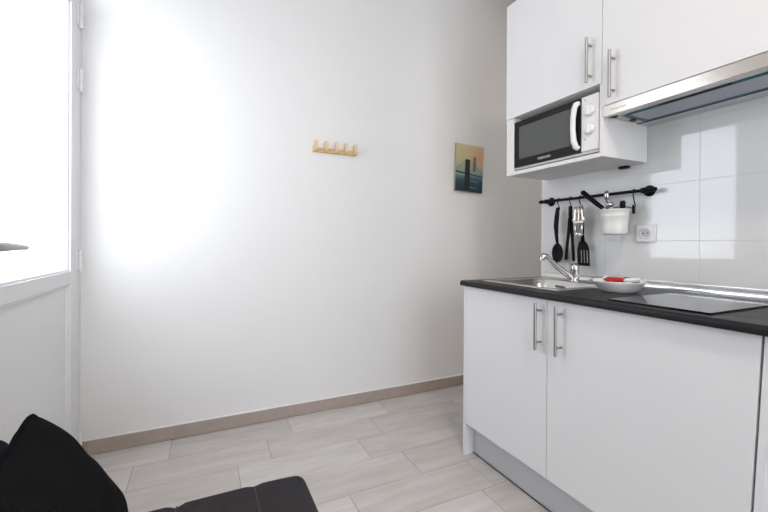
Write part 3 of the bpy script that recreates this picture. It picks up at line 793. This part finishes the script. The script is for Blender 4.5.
# ------------------------------------------------------------------ cushion leaning on the backrest
bm = BM()
A = Vector((-2.102, -1.500, .782)); S = .34
dn = Vector((.47, -.03, -.80)).normalized(); al = Vector((.035, -1, -.20)).normalized(); nr = al.cross(dn).normalized()
N = 44
def pil(u, v, side):
    # u along top edge (0..1 away from A), v down the side
    U, Vv = 2 * u - 1, 2 * v - 1
    pinch = .02; cr = 1 - .055 * abs(U * Vv) ** 7
    uu = U * (1 - pinch * (1 - Vv * Vv) * abs(U)); vv = Vv * (1 - pinch * (1 - U * U) * abs(Vv))
    uu *= cr; vv *= cr
    th = .078 * (max(0, 1 - abs(U) ** 2.3) ** .62) * (max(0, 1 - abs(Vv) ** 2.3) ** .62)
    nn = noise.noise(Vector((U * 2.2, Vv * 2.2, side * 3.)))
    fold = .006 * math.sin(8 * (U + 1) - 5 * (Vv + 1)) * math.exp(-((U + .8) ** 2 + (Vv + .8) ** 2) * 2.2)
    th = th * (1 + .12 * nn) + (fold if th > .01 else 0)
    return A + al * S * (uu + 1) / 2 + dn * .29 * (vv + 1) / 2 + nr * side * th
g = {}
for side in (1, -1):
    for i in range(N + 1):
        for j in range(N + 1):
            edge = i in (0, N) or j in (0, N)
            k = (i, j, 0 if edge else side)
            if k not in g: g[k] = bm.verts.new(pil(i / N, j / N, 0 if edge else side))
    for i in range(N):
        for j in range(N):
            q = [g.get((a, b, side)) or g[(a, b, 0)] for a, b in ((i, j), (i + 1, j), (i + 1, j + 1), (i, j + 1))]
            bm.faces.new(q).smooth = True
cu_ = empty('cushion', A + al * S / 2 + dn * .29, 'square black cushion leaning on the end of the sofa', 'cushion')
obj('cover', bm, FABRIC2, cu_)
bm = BM(); pts = [pil(k / 30, 0, 0) for k in range(30)] + [pil(1, k / 30, 0) for k in range(30)] + [pil(1 - k / 30, 1, 0) for k in range(30)] + [pil(0, 1 - k / 30, 0) for k in range(30)]
tube(bm, pts, .0035, 8, closed=True); obj('piping', bm, FABRIC2, cu_)

# ------------------------------------------------------------------ unseen fill lamp added on the ceiling behind the camera
lp = empty('fill_lamp', (-1.35, -2.7, HC - .08), 'added round white fill lamp on the ceiling above the sofa end', 'lamp')
bm = BM(); lathe(bm, (-1.35, -2.7, HC - .03), [(.17, 0), (.18, .01), (.18, .0295)], seg=36); obj('base', bm, PLASTIC, lp)
bm = BM(); lathe(bm, (-1.35, -2.7, HC - .09), [(.02, 0), (.12, .012), (.16, .035), (.168, .059)], seg=36); obj('diffuser', bm, emit_mat('fill_glow', (1, .86, .70), 14), lp)

# unseen passage lamp, added to lighten the back wall round the corner
lq = empty('fill_lamp', (.85, -1.6, HC - .08), 'added round white fill lamp in the passage behind the kitchen wall', 'lamp')
bm = BM(); lathe(bm, (.85, -1.6, HC - .03), [(.17, 0), (.18, .01), (.18, .0295)], seg=36); obj('base', bm, PLASTIC, lq)
bm = BM(); lathe(bm, (.85, -1.6, HC - .09), [(.02, 0), (.12, .012), (.16, .035), (.168, .059)], seg=36); obj('diffuser', bm, emit_mat('passage_fill_glow', (1, .86, .70), 14), lq)
# ------------------------------------------------------------------ daylight and added fill lights
w = bpy.data.worlds.new('world'); sc.world = w; w.use_nodes = True
bg = w.node_tree.nodes['Background']; bg.inputs[0].default_value = (.95, .972, 1, 1); bg.inputs[1].default_value = 6.7
def area(name, loc, rot, sx, sy, power, col, portal=False):
    l = bpy.data.lights.new(name, 'AREA'); l.shape = 'RECTANGLE'; l.size = sx; l.size_y = sy; l.energy = power; l.color = col
    if portal: l.cycles.is_portal = True
    o = bpy.data.objects.new(name, l); C.objects.link(o); o.location = loc; o.rotation_euler = rot; return o
pq = bpy.data.lights.new('passage_fill_light', 'AREA'); pq.shape = 'DISK'; pq.size = .3; pq.energy = 10; pq.color = (1, .97, .94)  # added fill for the passage end of the back wall
qo = bpy.data.objects.new('passage_fill_light', pq); C.objects.link(qo); qo.location = (.85, -1.6, HC - .10)
area('rear_portal', (-1.15, -4.46, 1.3), (PI / 2, 0, 0), 1.9, 2.4, 1, (1, 1, 1), True)
area('door_portal', (XD - .12, -.55, 1.72), (0, -PI / 2, 0), 1.6, 1.05, 1, (1, 1, 1), True)
pl = bpy.data.lights.new('ceiling_fill_light', 'AREA'); pl.shape = 'DISK'; pl.size = .3; pl.energy = 25; pl.color = (1, .85, .70)  # added warm fill from behind the camera
po = bpy.data.objects.new('ceiling_fill_light', pl); C.objects.link(po); po.location = (-1.35, -2.7, HC - .10)

# ------------------------------------------------------------------ camera
cd = bpy.data.cameras.new('camera'); cam = bpy.data.objects.new('camera', cd); C.objects.link(cam)
cd.sensor_width = 36; cd.lens = 36 * 384.4153 / 768; cd.clip_start = .01
cd.shift_y = -12.721 / 768
cam.location = (-1.8192, -2.4206, 1.0933)
ya, pi_, ro = math.radians(-25.412), math.radians(-.122), math.radians(.2858)
cam.rotation_mode = 'QUATERNION'
cam.rotation_quaternion = (Matrix.Rotation(ya, 3, 'Z') @ Matrix.Rotation(PI / 2 + pi_, 3, 'X') @ Matrix.Rotation(ro, 3, 'Z')).to_quaternion()
sc.camera = cam

sc.view_settings.view_transform = 'Standard'; sc.view_settings.look = 'None'; sc.view_settings.gamma = 1
sc.view_settings.use_curve_mapping = False; sc.view_settings.exposure = -.09
try:
    sc.cycles.use_denoising = True; sc.cycles.denoiser = 'OPENIMAGEDENOISE'
    sc.cycles.max_bounces = 12; sc.cycles.diffuse_bounces = 8; sc.cycles.glossy_bounces = 5; sc.cycles.transparent_max_bounces = 8
    sc.cycles.sample_clamp_indirect = 8; sc.cycles.caustics_reflective = False; sc.cycles.caustics_refractive = False
except Exception: pass
